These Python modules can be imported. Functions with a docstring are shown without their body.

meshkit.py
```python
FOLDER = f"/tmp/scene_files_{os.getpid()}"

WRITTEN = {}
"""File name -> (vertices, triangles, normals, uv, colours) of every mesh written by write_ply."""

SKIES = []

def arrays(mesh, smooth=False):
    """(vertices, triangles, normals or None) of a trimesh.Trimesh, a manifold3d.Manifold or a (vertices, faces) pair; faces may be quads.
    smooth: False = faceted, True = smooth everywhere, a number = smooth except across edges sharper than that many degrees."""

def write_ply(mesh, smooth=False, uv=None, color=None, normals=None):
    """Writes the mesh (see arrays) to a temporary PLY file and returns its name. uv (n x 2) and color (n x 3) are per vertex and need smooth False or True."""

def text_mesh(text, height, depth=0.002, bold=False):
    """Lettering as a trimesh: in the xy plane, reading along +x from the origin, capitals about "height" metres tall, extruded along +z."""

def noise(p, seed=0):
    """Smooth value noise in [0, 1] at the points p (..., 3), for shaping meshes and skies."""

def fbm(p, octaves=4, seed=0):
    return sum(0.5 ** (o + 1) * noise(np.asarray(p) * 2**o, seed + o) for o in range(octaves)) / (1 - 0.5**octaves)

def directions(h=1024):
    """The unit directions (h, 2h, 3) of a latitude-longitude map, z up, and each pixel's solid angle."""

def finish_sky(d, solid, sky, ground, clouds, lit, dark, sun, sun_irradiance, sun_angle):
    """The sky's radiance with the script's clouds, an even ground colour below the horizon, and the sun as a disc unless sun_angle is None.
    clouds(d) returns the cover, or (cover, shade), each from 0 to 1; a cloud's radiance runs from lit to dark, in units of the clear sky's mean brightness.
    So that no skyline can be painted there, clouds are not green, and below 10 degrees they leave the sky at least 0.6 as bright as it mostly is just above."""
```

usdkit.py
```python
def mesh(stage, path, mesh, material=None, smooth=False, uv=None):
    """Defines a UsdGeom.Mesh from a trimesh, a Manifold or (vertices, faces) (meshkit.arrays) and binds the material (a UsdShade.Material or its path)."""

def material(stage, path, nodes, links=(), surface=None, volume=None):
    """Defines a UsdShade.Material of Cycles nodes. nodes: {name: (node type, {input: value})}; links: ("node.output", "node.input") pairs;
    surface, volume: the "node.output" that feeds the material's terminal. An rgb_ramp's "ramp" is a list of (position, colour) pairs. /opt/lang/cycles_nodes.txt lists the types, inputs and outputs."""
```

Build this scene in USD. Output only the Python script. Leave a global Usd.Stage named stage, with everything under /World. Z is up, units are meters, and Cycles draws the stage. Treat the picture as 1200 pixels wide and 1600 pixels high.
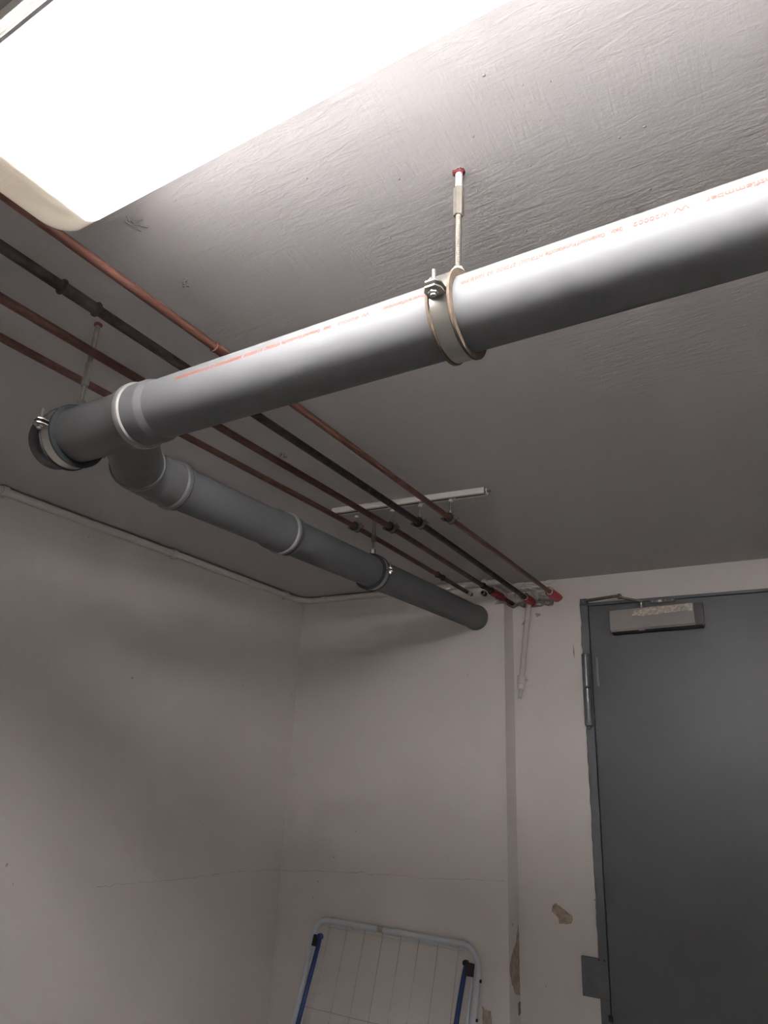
import math, random
import numpy as np, trimesh, manifold3d as m3
import usdkit, meshkit
from pxr import Usd, UsdGeom, UsdLux, Gf, Sdf, Vt
from shapely.geometry import Polygon

random.seed(7); RNG = np.random.default_rng(7)
stage = Usd.Stage.CreateInMemory()
UsdGeom.SetStageUpAxis(stage, UsdGeom.Tokens.z)
UsdGeom.SetStageMetersPerUnit(stage, 1.0)
world = UsdGeom.Xform.Define(stage, '/World'); stage.SetDefaultPrim(world.GetPrim())
UsdGeom.Scope.Define(stage, '/World/Looks')

# ------------------------------------------------------------------ camera
EYE = 1.30                                   # height of the lens above the floor
EXPOSURE = 1.33
A3 = np.array([1.16728828, 0.366218978, -0.447256764])
def rotvec(v):
    a = np.linalg.norm(v); k = v / a
    K = np.array([[0, -k[2], k[1]], [k[2], 0, -k[0]], [-k[1], k[0], 0]])
    return np.eye(3) + math.sin(a) * K + (1 - math.cos(a)) * K @ K
ROT = rotvec(A3)                              # rows: right, down, forward
cam = UsdGeom.Camera.Define(stage, '/World/camera')
cam.CreateHorizontalApertureAttr(36.0); cam.CreateVerticalApertureAttr(48.0)
cam.CreateFocalLengthAttr(1112.07 / 1200 * 36.0)
cam.CreateClippingRangeAttr(Gf.Vec2f(0.01, 100))
cam.CreateExposureAttr(EXPOSURE)
M = np.eye(4); M[0, :3] = ROT[0]; M[1, :3] = -ROT[1]; M[2, :3] = -ROT[2]; M[3, :3] = (0, 0, EYE)
cam.AddTransformOp().Set(Gf.Matrix4d(M.tolist()))

TUBE_STRENGTH = 60.0                          # the fluorescent tubes' radiance
TUBE_COLOUR = (0.985, 0.955, 0.985)

# ------------------------------------------------------------------ room numbers (z measured from the lens, R() adds its height)
Y1, Y2, CEIL, LEFT, RIGHTX, REAR, STEP = 3.01, 3.12, 0.90, -2.375, 1.10, -1.7, -1.215
FLOOR = -EYE
def P(x, y, z): return np.array([x, y, z + EYE], float)

# ------------------------------------------------------------------ materials
def mat(name, nodes, links=(), surface='p.BSDF'):
    return usdkit.material(stage, '/World/Looks/' + name, nodes, links, surface=surface)

def simple(name, col, rough=0.5, metal=0.0, var=0.0, scale=20, bump=0.0, bscale=60, spec=0.5):
    """plain coat with a little noise in tone and relief"""
    c = np.array(col, float)
    nodes = {'p': ('principled_bsdf', {'base_color': tuple(c), 'roughness': rough, 'metallic': metal, 'specular_ior_level': spec}),
             'g': ('texture_coordinate', {})}
    links = []
    if var:
        nodes['n'] = ('noise_texture', {'scale': scale, 'detail': 5, 'roughness': 0.6})
        nodes['r'] = ('rgb_ramp', {'ramp': [(0.3, tuple(c * (1 - var))), (0.7, tuple(np.minimum(c * (1 + var), 1)))]})
        links += [('g.object', 'n.vector'), ('n.fac', 'r.fac'), ('r.color', 'p.base_color')]
    if bump:
        nodes['bn'] = ('noise_texture', {'scale': bscale, 'detail': 4})
        nodes['b'] = ('bump', {'strength': 1.0, 'distance': bump})
        links += [('g.object', 'bn.vector'), ('bn.fac', 'b.height'), ('b.normal', 'p.normal')]
    return mat(name, nodes, links)

def wall_paint(name, col):
    c = np.array(col)
    return mat(name, {
        'g': ('geometry', {}),
        'n': ('noise_texture', {'scale': 1.7, 'detail': 6, 'roughness': 0.6}),
        'r': ('rgb_ramp', {'ramp': [(0.3, tuple(c * 0.96)), (0.7, tuple(c * 1.03))]}),
        'v': ('noise_texture', {'scale': 34, 'detail': 2}),
        'sp': ('rgb_ramp', {'ramp': [(0.0, (0, 0, 0)), (0.765, (0, 0, 0)), (0.79, (1, 1, 1))]}),
        'mx': ('mix_color', {'b': tuple(c * 0.62)}),
        'bn': ('noise_texture', {'scale': 55, 'detail': 5, 'roughness': 0.62}),
        'b': ('bump', {'strength': 0.55, 'distance': 0.0012}),
        'bn2': ('noise_texture', {'scale': 7, 'detail': 3}),
        'b2': ('bump', {'strength': 0.5, 'distance': 0.006}),
        'p': ('principled_bsdf', {'roughness': 0.7, 'specular_ior_level': 0.25})},
        [('g.position', 'n.vector'), ('g.position', 'v.vector'), ('g.position', 'bn.vector'), ('g.position', 'bn2.vector'),
         ('n.fac', 'r.fac'), ('v.fac', 'sp.fac'), ('r.color', 'mx.a'), ('sp.color', 'mx.fac'), ('mx.result', 'p.base_color'),
         ('bn2.fac', 'b2.height'), ('b2.normal', 'b.normal'), ('bn.fac', 'b.height'), ('b.normal', 'p.normal')])

WALL = wall_paint('wall_paint', (0.79, 0.75, 0.73))
# ceiling: brushed, thick paint; the strokes run mostly along x, in places along y, with little lumps
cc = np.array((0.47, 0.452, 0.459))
CEILING = mat('ceiling_paint', {
    'g': ('geometry', {}),
    'm1': ('mapping', {'scale': (16, 72, 60), 'rotation': (0, 0, 0.12)}),
    's1': ('noise_texture', {'scale': 1.0, 'detail': 5, 'roughness': 0.6, 'distortion': 0.6}),
    'm2': ('mapping', {'scale': (80, 10, 60), 'rotation': (0, 0, 0.35)}),
    's2': ('noise_texture', {'scale': 1.0, 'detail': 4, 'roughness': 0.6, 'distortion': 0.8}),
    'w': ('noise_texture', {'scale': 2.2, 'detail': 2}),
    'wr': ('rgb_ramp', {'ramp': [(0.56, (0, 0, 0)), (0.72, (1, 1, 1))]}),
    'mh': ('mix_color', {}),
    'lump': ('voronoi_texture', {'scale': 26, 'randomness': 1.0}),
    'lr': ('rgb_ramp', {'ramp': [(0.0, (1, 1, 1)), (0.03, (0.7, 0.7, 0.7)), (0.07, (0, 0, 0))]}),
    'ad': ('mix_color', {'blend_type': 'add', 'fac': 0.55, 'use_clamp': False}),
    'fine': ('noise_texture', {'scale': 170, 'detail': 3}),
    'ad2': ('mix_color', {'blend_type': 'add', 'fac': 0.24, 'use_clamp': False}),
    'b': ('bump', {'strength': 0.7, 'distance': 0.0027}),
    'n': ('noise_texture', {'scale': 1.3, 'detail': 5}),
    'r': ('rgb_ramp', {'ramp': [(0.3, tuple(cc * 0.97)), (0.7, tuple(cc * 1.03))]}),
    'p': ('principled_bsdf', {'roughness': 0.55, 'specular_ior_level': 0.35})},
    [('g.position', 'm1.vector'), ('m1.vector', 's1.vector'), ('g.position', 'm2.vector'), ('m2.vector', 's2.vector'),
     ('g.position', 'w.vector'), ('w.fac', 'wr.fac'), ('wr.color', 'mh.fac'), ('s1.color', 'mh.a'), ('s2.color', 'mh.b'),
     ('g.position', 'lump.vector'), ('lump.distance', 'lr.fac'), ('mh.result', 'ad.a'), ('lr.color', 'ad.b'),
     ('g.position', 'fine.vector'), ('ad.result', 'ad2.a'), ('fine.color', 'ad2.b'), ('ad2.result', 'b.height'),
     ('b.normal', 'p.normal'), ('g.position', 'n.vector'), ('n.fac', 'r.fac'), ('r.color', 'p.base_color')])
FLOORM = simple('floor_concrete', (0.28, 0.272, 0.266), 0.8, var=0.15, scale=3)
PVC = simple('grey_plastic', (0.112, 0.115, 0.122), 0.58, var=0.04, scale=14, bump=0.0001, bscale=30, spec=0.28)
PVC_GLINT = simple('grey_plastic_glint', (0.22, 0.22, 0.22), 0.38, var=0.05, scale=14)  # paler than the pipe: the highlight on the rims is put into the colour
PVC_GLINT2 = simple('grey_plastic_glint_low', (0.125, 0.126, 0.13), 0.36, var=0.05, scale=14)  # weaker rim highlight, also put into the colour
PVC2 = simple('grey_plastic_fitting', (0.098, 0.100, 0.104), 0.48, var=0.05, scale=14)
PRINT = simple('orange_print', (0.22, 0.045, 0.026), 0.7)
COPPER = simple('copper_brown', (0.125, 0.058, 0.045), 0.5, 0.35, var=0.35, scale=28, bump=0.0004, bscale=70)
COPPER_BRIGHT = simple('copper_clean', (0.150, 0.066, 0.048), 0.42, 0.45, var=0.22, scale=24, bump=0.0003, bscale=70)
COPPER_DARK = simple('copper_tarnished', (0.050, 0.034, 0.034), 0.6, 0.25, var=0.6, scale=38, bump=0.0009, bscale=80)
STEEL = simple('zinc_steel', (0.46, 0.455, 0.43), 0.28, 0.9, var=0.1, scale=30)
STEEL_DULL = simple('zinc_steel_dull', (0.22, 0.205, 0.18), 0.5, 0.6, var=0.2, scale=50)
ROD_PAINT = simple('rod_white_paint', (0.66, 0.63, 0.61), 0.5, var=0.06)
RUBBER = simple('black_rubber', (0.022, 0.023, 0.028), 0.55)
RUBBER_DUSTY = simple('dusty_rubber', (0.085, 0.062, 0.044), 0.8, var=0.4, scale=60)
CAPM = simple('cap_dark_grey', (0.045, 0.045, 0.053), 0.5)
GREEN = simple('green_rubber_stripe', (0.015, 0.07, 0.06), 0.6)
RED = simple('red_plastic', (0.45, 0.035, 0.05), 0.5, var=0.2, scale=50)
RED_DARK = simple('red_oxide', (0.13, 0.016, 0.022), 0.6, var=0.3, scale=80)
DOORM = simple('door_grey_paint', (0.102, 0.108, 0.118), 0.42, var=0.03, scale=3, bump=0.0004, bscale=18)
HINGEM = simple('hinge_gloss_grey', (0.16, 0.165, 0.175), 0.22, var=0.06, scale=20)
WELD_GLINT = simple('weld_cover_glint', (0.22, 0.225, 0.235), 0.35)  # paler than the leaf: the highlight along the ridge is painted in
FRAMEM = simple('frame_grey_paint', (0.125, 0.132, 0.145), 0.4, var=0.06, scale=20)
CLOSERM = simple('closer_silver_paint', (0.30, 0.285, 0.275), 0.45, var=0.05)
CLOSER_DARK = simple('closer_end_grey', (0.13, 0.125, 0.125), 0.5)
CHIPPED = simple('chipped_white_paint', (0.55, 0.50, 0.45), 0.8, var=0.45, scale=90, bump=0.002, bscale=120)
PLASTER = simple('bare_plaster', (0.44, 0.355, 0.285), 0.9, var=0.35, scale=45, bump=0.002, bscale=90)
CEMENT = simple('grey_cement', (0.55, 0.51, 0.475), 0.9, var=0.25, scale=30, bump=0.004, bscale=50)
CONDUIT = simple('painted_conduit', (0.63, 0.60, 0.575), 0.55, var=0.05, scale=20, bump=0.0006, bscale=50)
CRACK = simple('crack_dark', (0.27, 0.25, 0.235), 0.9)
RACKM = simple('rack_white_enamel', (0.70, 0.74, 0.80), 0.35)
WIREM = simple('rack_wire', (0.50, 0.485, 0.47), 0.4)
BLUE = simple('rack_blue_paint', (0.016, 0.05, 0.20), 0.4)
BLACK = simple('black_plastic', (0.018, 0.016, 0.017), 0.5)
DUST = simple('dust_web', (0.20, 0.18, 0.18), 0.95)
HOUSING = simple('lamp_housing_white', (0.74, 0.74, 0.70), 0.4)
BAFFLE = mat('lamp_added_baffle', {'d': ('diffuse_bsdf', {'color': (.75, .73, .68)}), 't': ('translucent_bsdf', {'color': (1, .90, .79)}), 'm': ('mix_closure', {'fac': .15})},
            [('d.BSDF', 'm.closure1'), ('t.BSDF', 'm.closure2')], surface='m.closure')
FLANGE = mat('cover_flange_white', {'d': ('diffuse_bsdf', {'color': (.8, .78, .74)}), 't': ('translucent_bsdf', {'color': (1, .96, .92)}), 'm': ('mix_closure', {'fac': .025})},
             [('d.BSDF', 'm.closure1'), ('t.BSDF', 'm.closure2')], surface='m.closure')
GROOVE_SHADE = simple('groove_shade_grey', (.30, .30, .31), 0.6)  # grey painted for the shade in the groove under the flange
TUBE_END = simple('tube_cap_metal', (0.6, 0.6, 0.6), 0.3, 0.8)
TUBEM = mat('tube_glow', {'e': ('emission', {'color': TUBE_COLOUR, 'strength': TUBE_STRENGTH})}, surface='e.emission')
DIFFUSER = mat('lamp_diffuser', {
    'g': ('geometry', {}),
    'v': ('voronoi_texture', {'scale': 210, 'randomness': 0.15}),
    'b': ('bump', {'strength': 0.6, 'distance': 0.002}),
    't': ('translucent_bsdf', {'color': (0.93, 0.915, 0.87)}),
    'tr': ('transparent_bsdf', {'color': (0.95, 0.94, 0.90)}),
    'm': ('mix_closure', {'fac': 0.42}),
    'd': ('diffuse_bsdf', {'color': (0.80, 0.77, 0.69)}),
    'm1': ('mix_closure', {'fac': 0.16}),
    'gl': ('glossy_bsdf', {'color': (1, 1, 1), 'roughness': 0.22}),
    'f': ('fresnel', {'IOR': 1.45}),
    'm2': ('mix_closure', {})},
    [('g.position', 'v.vector'), ('v.distance', 'b.height'), ('b.normal', 'gl.normal'), ('b.normal', 't.normal'),
     ('t.BSDF', 'm.closure1'), ('tr.BSDF', 'm.closure2'), ('m.closure', 'm1.closure1'), ('d.BSDF', 'm1.closure2'),
     ('f.fac', 'm2.fac'), ('m1.closure', 'm2.closure1'), ('gl.BSDF', 'm2.closure2')], surface='m2.closure')

# ------------------------------------------------------------------ prim helpers
used = {}
def free(parent, name):
    k = (parent, name); n = used.get(k, 0); used[k] = n + 1
    return f'{parent}/{name}' if n == 0 else f'{parent}/{name}_{n:03d}'
def data(prim, **kw):
    for k, v in kw.items():
        if v: prim.SetCustomDataByKey(k, v)
    return prim
ORIGIN = {}
def thing(name, label, cat, at, group=None):
    path = free('/World', name)
    x = UsdGeom.Xform.Define(stage, path); x.AddTranslateOp().Set(Gf.Vec3d(*map(float, at)))
    ORIGIN[path] = np.array(at, float)
    data(x.GetPrim(), label=label, category=cat, group=group)
    return path
def setting(name, at=(0, 0, 0)):
    path = free('/World', name)
    x = UsdGeom.Xform.Define(stage, path); x.AddTranslateOp().Set(Gf.Vec3d(*map(float, at)))
    ORIGIN[path] = np.array(at, float)
    data(x.GetPrim(), kind='structure')
    return path
def tm(mesh):
    if hasattr(mesh, 'to_mesh'):
        q = mesh.to_mesh(); return trimesh.Trimesh(np.array(q.vert_properties[:, :3]), np.array(q.tri_verts), process=False)
    return mesh
def part(parent, name, mesh, m, label=None, smooth=35, kind=None):
    """mesh is given in world coordinates; it is stored relative to its thing"""
    path = free(parent, name)
    g = tm(mesh).copy()
    root = '/World/' + parent.split('/')[2]
    o = ORIGIN.get(root, np.zeros(3))
    g.vertices = np.asarray(g.vertices) - o
    usdkit.mesh(stage, path, g, m, smooth=smooth)
    pr = stage.GetPrimAtPath(path); data(pr, label=label, kind=kind)
    return path
def solo(name, mesh, m, label=None, cat=None, kind=None, smooth=35, group=None):
    path = free('/World', name)
    usdkit.mesh(stage, path, tm(mesh), m, smooth=smooth)
    data(stage.GetPrimAtPath(path), label=label, category=cat, kind=kind, group=group)
    return path

# ------------------------------------------------------------------ shape helpers
def cat_(*ms): return trimesh.util.concatenate([tm(q) for q in ms])
def box(x0, x1, y0, y1, z0, z1, b=0.0):
    """box between room coordinates (z from the lens), edges chamfered by b"""
    lo = np.array([min(x0, x1), min(y0, y1), min(z0, z1) + EYE]); hi = np.array([max(x0, x1), max(y0, y1), max(z0, z1) + EYE])
    if b <= 0:
        q = trimesh.creation.box(hi - lo); q.apply_translation((lo + hi) / 2); return q
    pts = []
    for sx in (0, 1):
        for sy in (0, 1):
            for sz in (0, 1):
                c = np.array([hi[0] if sx else lo[0], hi[1] if sy else lo[1], hi[2] if sz else lo[2]])
                d = np.array([-1 if sx else 1, -1 if sy else 1, -1 if sz else 1]) * b
                for k in range(3):
                    e = d.copy(); e[k] = 0; pts.append(c + e)
    return trimesh.convex.convex_hull(np.array(pts))
def mbox(x0, x1, y0, y1, z0, z1):
    return m3.Manifold.cube([x1 - x0, y1 - y0, z1 - z0]).translate([x0, y0, z0 + EYE])
def frame_of(d, hint=(0, 0, 1)):
    d = np.asarray(d, float); d = d / np.linalg.norm(d); h = np.asarray(hint, float)
    if abs(d @ h) > 0.97: h = np.array([1.0, 0, 0])
    u = np.cross(h, d); u /= np.linalg.norm(u); v = np.cross(d, u)
    return u, v, d
def lathe(base, axis, prof, n=48, closed=False):
    """prof: (distance along the axis, radius) pairs; closed joins last to first (a ring)"""
    u, v, d = frame_of(axis); base = np.asarray(base, float)
    th = np.arange(n) / n * 2 * math.pi
    ring = np.cos(th)[:, None] * u + np.sin(th)[:, None] * v
    V, F = [], []
    k = len(prof)
    for s, r in prof: V.append(base + d * s + ring * r)
    V = np.vstack(V)
    last = k if closed else k - 1
    for i in range(last):
        a, b = i * n, ((i + 1) % k) * n
        for j in range(n):
            j2 = (j + 1) % n
            F += [[a + j, a + j2, b + j2], [a + j, b + j2, b + j]]
    q = trimesh.Trimesh(V, F, process=False)
    if closed:
        if q.volume < 0: q.invert()
    return q
def tube(pts, r, n=16, closed=False, cap=True, rs=None):
    """round bar along a polyline, mitred by averaged tangents"""
    p = np.asarray(pts, float); k = len(p)
    if closed: t = np.roll(p, -1, 0) - np.roll(p, 1, 0)
    else: t = np.gradient(p, axis=0)
    t /= np.linalg.norm(t, axis=1, keepdims=True)
    u, v, _ = frame_of(t[0]); V = []
    th = np.arange(n) / n * 2 * math.pi
    for i in range(k):
        u = u - (u @ t[i]) * t[i]; u /= np.linalg.norm(u); v = np.cross(t[i], u)
        rr = rs[i] if rs is not None else r
        V.append(p[i] + rr * (np.cos(th)[:, None] * u + np.sin(th)[:, None] * v))
    V = np.vstack(V); F = []
    for i in range(k if closed else k - 1):
        a, b = i * n, ((i + 1) % k) * n
        for j in range(n):
            j2 = (j + 1) % n
            F += [[a + j, a + j2, b + j2], [a + j, b + j2, b + j]]
    if cap and not closed:
        V = np.vstack([V, p[0], p[-1]]); c0, c1 = len(V) - 2, len(V) - 1; b = (k - 1) * n
        for j in range(n):
            j2 = (j + 1) % n
            F += [[c0, j2, j], [c1, b + j, b + j2]]
    return trimesh.Trimesh(V, F, process=False)
def rod(a, b, r, n=20, c=0.0):
    a, b = np.asarray(a, float), np.asarray(b, float); L = np.linalg.norm(b - a)
    if c: return lathe(a, b - a, [(0, 1e-5), (0, r - c), (c, r), (L - c, r), (L, r - c), (L, 1e-5)], n)
    return lathe(a, b - a, [(0, 1e-5), (0, r), (L, r), (L, 1e-5)], n)
def threaded(a, b, r, pitch=0.0018):
    a, b = np.asarray(a, float), np.asarray(b, float); L = np.linalg.norm(b - a)
    k = max(2, int(L / pitch)); prof = [(0, 1e-5)]
    for i in range(k):
        prof += [(L * i / k, r * 0.88), (L * (i + 0.5) / k, r)]
    prof += [(L, r * 0.88), (L, 1e-5)]
    return lathe(a, b - a, prof, 12)
def hexnut(a, b, r): 
    a, b = np.asarray(a, float), np.asarray(b, float); L = np.linalg.norm(b - a); c = r * 0.12
    return lathe(a, b - a, [(0, 1e-5), (0, r - c), (c, r), (L - c, r), (L, r - c), (L, 1e-5)], 6)
def arc(c, u, v, r, a0, a1, n):
    t = np.radians(np.linspace(a0, a1, n))
    return np.asarray(c) + r * (np.cos(t)[:, None] * u + np.sin(t)[:, None] * v)
def slab(poly2d, frame, thick):
    """polygon (a, b) pairs in a plane given by (origin, A, B, N), thickened along N"""
    o, A, B, N = [np.asarray(q, float) for q in frame]
    q = trimesh.creation.extrude_polygon(Polygon(poly2d), thick, engine='earcut')
    v = q.vertices; q.vertices = o + v[:, :1] * A + v[:, 1:2] * B + v[:, 2:] * N
    if np.cross(A, B) @ N < 0: q.invert()
    return q
def cyl_m(a, b, r, n=64):
    a, b = np.asarray(a, float), np.asarray(b, float); q = rod(a, b, r, n); 
    q.merge_vertices(digits_vertex=7)
    u, v, d = frame_of(b - a); L = np.linalg.norm(b - a)
    T = np.column_stack([u, v, d, a])
    return m3.Manifold.cylinder(L, r, r, n).transform(T)
def ragged(pts, amp, step, seed):
    """outline with an uneven, chipped edge"""
    g = np.random.default_rng(seed); out = []
    p = np.asarray(pts, float)
    for i in range(len(p)):
        a, b = p[i], p[(i + 1) % len(p)]; k = max(1, int(np.linalg.norm(b - a) / step))
        for j in range(k):
            out.append(a + (b - a) * j / k + g.normal(0, amp, 2) * (1 if j else 0.4))
    q = Polygon(out).buffer(0)
    if q.geom_type != 'Polygon': q = max(q.geoms, key=lambda h: h.area)
    return list(q.exterior.coords)[:-1]

# ================================================================== THE SETTING
back = mbox(LEFT - 0.2, STEP, Y1, Y2 + 0.35, FLOOR, CEIL) + mbox(STEP - 0.05, RIGHTX + 0.2, Y2, Y2 + 0.35, FLOOR, CEIL)
back = back - mbox(-0.8975, 0.09, Y2 - 0.1, Y2 + 0.5, FLOOR - 0.1, 0.7775)                     # door opening
# roughly broken-out and re-plastered notch where the copper pipes leave the room
notch = ragged([(-1.262, 0.782), (-1.10, 0.779), (-1.02, 0.779), (-1.022, 0.83), (-1.06, 0.868), (-1.14, 0.872), (-1.262, 0.874)], 0.0035, 0.02, 3)
nm = trimesh.creation.extrude_polygon(Polygon(notch), 0.30, engine='earcut')
nv = np.asarray(nm.vertices); nvv = np.column_stack([nv[:, 0], Y1 - 0.05 + nv[:, 2] * 0 + (nv[:, 2]) * 0.70, nv[:, 1] + EYE])
nm2 = m3.Manifold(m3.Mesh(vert_properties=nvv.astype(np.float32), tri_verts=np.asarray(nm.faces)[:, ::-1].astype(np.uint32)))
back = back - nm2
wb = setting('wall_back')
part(wb, 'plastered_wall', back, WALL, smooth=False)
wl = setting('wall_left')
part(wl, 'plastered_wall', box(LEFT - 0.2, LEFT, REAR - 0.2, Y1 + 0.2, FLOOR, CEIL), WALL, smooth=False)
solo('wall_right', box(RIGHTX, RIGHTX + 0.2, REAR - 0.2, Y2 + 0.3, FLOOR, CEIL), WALL, kind='structure', smooth=False)
solo('wall_front', box(LEFT - 0.2, RIGHTX + 0.2, REAR - 0.2, REAR, FLOOR, CEIL), WALL, kind='structure', smooth=False)
solo('floor', box(LEFT - 0.2, RIGHTX + 0.2, REAR - 0.2, Y2 + 0.4, FLOOR - 0.2, FLOOR), FLOORM, kind='structure', smooth=False)
ce = setting('ceiling')
part(ce, 'painted_slab', box(LEFT - 0.2, RIGHTX + 0.2, REAR - 0.2, Y2 + 0.4, CEIL, CEIL + 0.2), CEILING, smooth=False)

# bare patches where paint and plaster have come off
FB2 = (P(0, Y2, 0), (1, 0, 0), (0, 0, 1), (0, -1, 0)); FB1 = (P(0, Y1, 0), (1, 0, 0), (0, 0, 1), (0, -1, 0))
FST = (P(STEP, 0, 0), (0, 1, 0), (0, 0, 1), (1, 0, 0))
part(wb, 'bare_plaster_patch', slab(ragged([(-1.075, -.462), (-1.070, -.44), (-1.058, -.431), (-1.03, -.447), (-.992, -.468), (-.990, -.480), (-.996, -.495), (-1.018, -.501), (-1.043, -.501), (-1.048, -.482)], .002, .012, 1), FB2, .0012), PLASTER, 'brown bare plaster patch beside the door')
part(wb, 'bare_plaster_patch', slab(ragged([(3.11, -.525), (3.117, -.56), (3.117, -.77), (3.085, -.765), (3.068, -.757), (3.03, -.71), (2.999 + .014, -.675), (3.0 + .013, -.655), (3.042, -.617), (3.085, -.585)], .002, .015, 2), FST, .0012), PLASTER, 'long bare plaster patch on the narrow return')
part(wb, 'bare_plaster_patch', slab(ragged([(3.095, -.795), (3.115, -.79), (3.117, -.83), (3.10, -.835)], .001, .01, 4), FST, .003), CRACK)
part(wb, 'bare_plaster_patch', slab(ragged([(-1.328, -.803), (-1.315, -.815), (-1.292, -.816), (-1.288, -.857), (-1.285, -.95), (-1.325, -.95)], .0015, .012, 5), FB1, .0012), PLASTER, 'bare plaster patch beside the drying rack')
part(wb, 'bare_plaster_patch', slab(ragged([(-1.155, .725), (-1.135, .742), (-1.132, .715), (-1.15, .703), (-1.172, .70)], .0015, .012, 6), FB2, .001), PLASTER)
part(wb, 'bare_plaster_patch', slab(ragged([(-1.105, .752), (-1.085, .750), (-1.078, .738), (-1.10, .732)], .0015, .01, 7), FB2, .001), PLASTER)
part(wb, 'bare_plaster_patch', slab(ragged([(-.935, .60), (-.930, .575), (-.934, .535), (-.938, .56)], .001, .012, 8), FB2, .001), PLASTER)
# cement smeared behind the pipe ends
part(wb, 'cement_patch', slab(ragged([(-1.258, .79), (-1.03, .785), (-1.035, .83), (-1.07, .86), (-1.2, .866), (-1.258, .86)], .002, .02, 9), (P(0, Y1 - 0.05 + .21, 0), (1, 0, 0), (0, 0, 1), (0, -1, 0)), .012), CEMENT, 'grey cement behind the pipe ends')
g = np.random.default_rng(21); lumps = []
for i in range(26):
    q = trimesh.creation.icosphere(1, 0.004 + 0.011 * g.random()); q.vertices *= (1.4, .55, .7); q.vertices += g.normal(0, .0009, q.vertices.shape)
    q.apply_translation(P(-1.205 + .16 * g.random(), 3.135 + .012 * g.random(), .79 + .07 * g.random())); lumps.append(q)
part(wb, 'mortar_lumps', cat_(*lumps), CEMENT, kind='stuff', smooth=False)
g = np.random.default_rng(4); crumbs = []
for i in range(14):
    q = trimesh.creation.icosphere(1, 0.006 + 0.010 * g.random()); q.vertices *= (1.8, .6, .5); q.vertices += g.normal(0, .0008, q.vertices.shape)
    q.apply_translation(P(-1.20 + .19 * g.random(), Y2 - .003, .885 + .012 * g.random())); crumbs.append(q)
part(wb, 'plaster_crumbs', cat_(*crumbs), WALL, kind='stuff', smooth=False)
# hairline cracks
def crack(parent, frame_pt, pts, seed):
    g = np.random.default_rng(seed); q = []
    for i in range(len(pts) - 1):
        a, b = np.array(pts[i]), np.array(pts[i + 1]); k = max(2, int(np.linalg.norm(b - a) / .02))
        for j in range(k): q.append(a + (b - a) * j / k + [0, g.normal(0, .0022)])
    q.append(np.array(pts[-1]))
    part(parent, 'hairline_crack', tube([frame_pt(*c) for c in q], .0005, 5, rs=[.00055 * (.25 + g.random()) for _ in q]), CRACK)
crack(wb, lambda x, z: P(x, Y1, z), [(-2.36, -.43), (-2.14, -.41), (-1.9, -.395), (-1.6, -.385), (-1.23, -.36)], 1)
crack(wl, lambda y, z: P(LEFT, y, z), [(1.95, -.41), (2.4, -.418), (2.7, -.412), (3.0, -.425)], 2)
crack(wb, lambda x, z: P(x, Y1, z), [(-2.37, .01), (-2.30, .0), (-2.27, .005)], 3)

part(wb, 'paint_edge', slab(ragged([(-.9005, .782), (-.8958, .782), (-.8952, .5), (-.8960, .2), (-.8956, -.2), (-.8962, -.597), (-.9005, -.597)], .0014, .022, 14), (P(0, Y2, 0), (1, 0, 0), (0, 0, 1), (0, -1, 0)), .0072), WALL, 'uneven white paint edge along the door frame')
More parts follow.
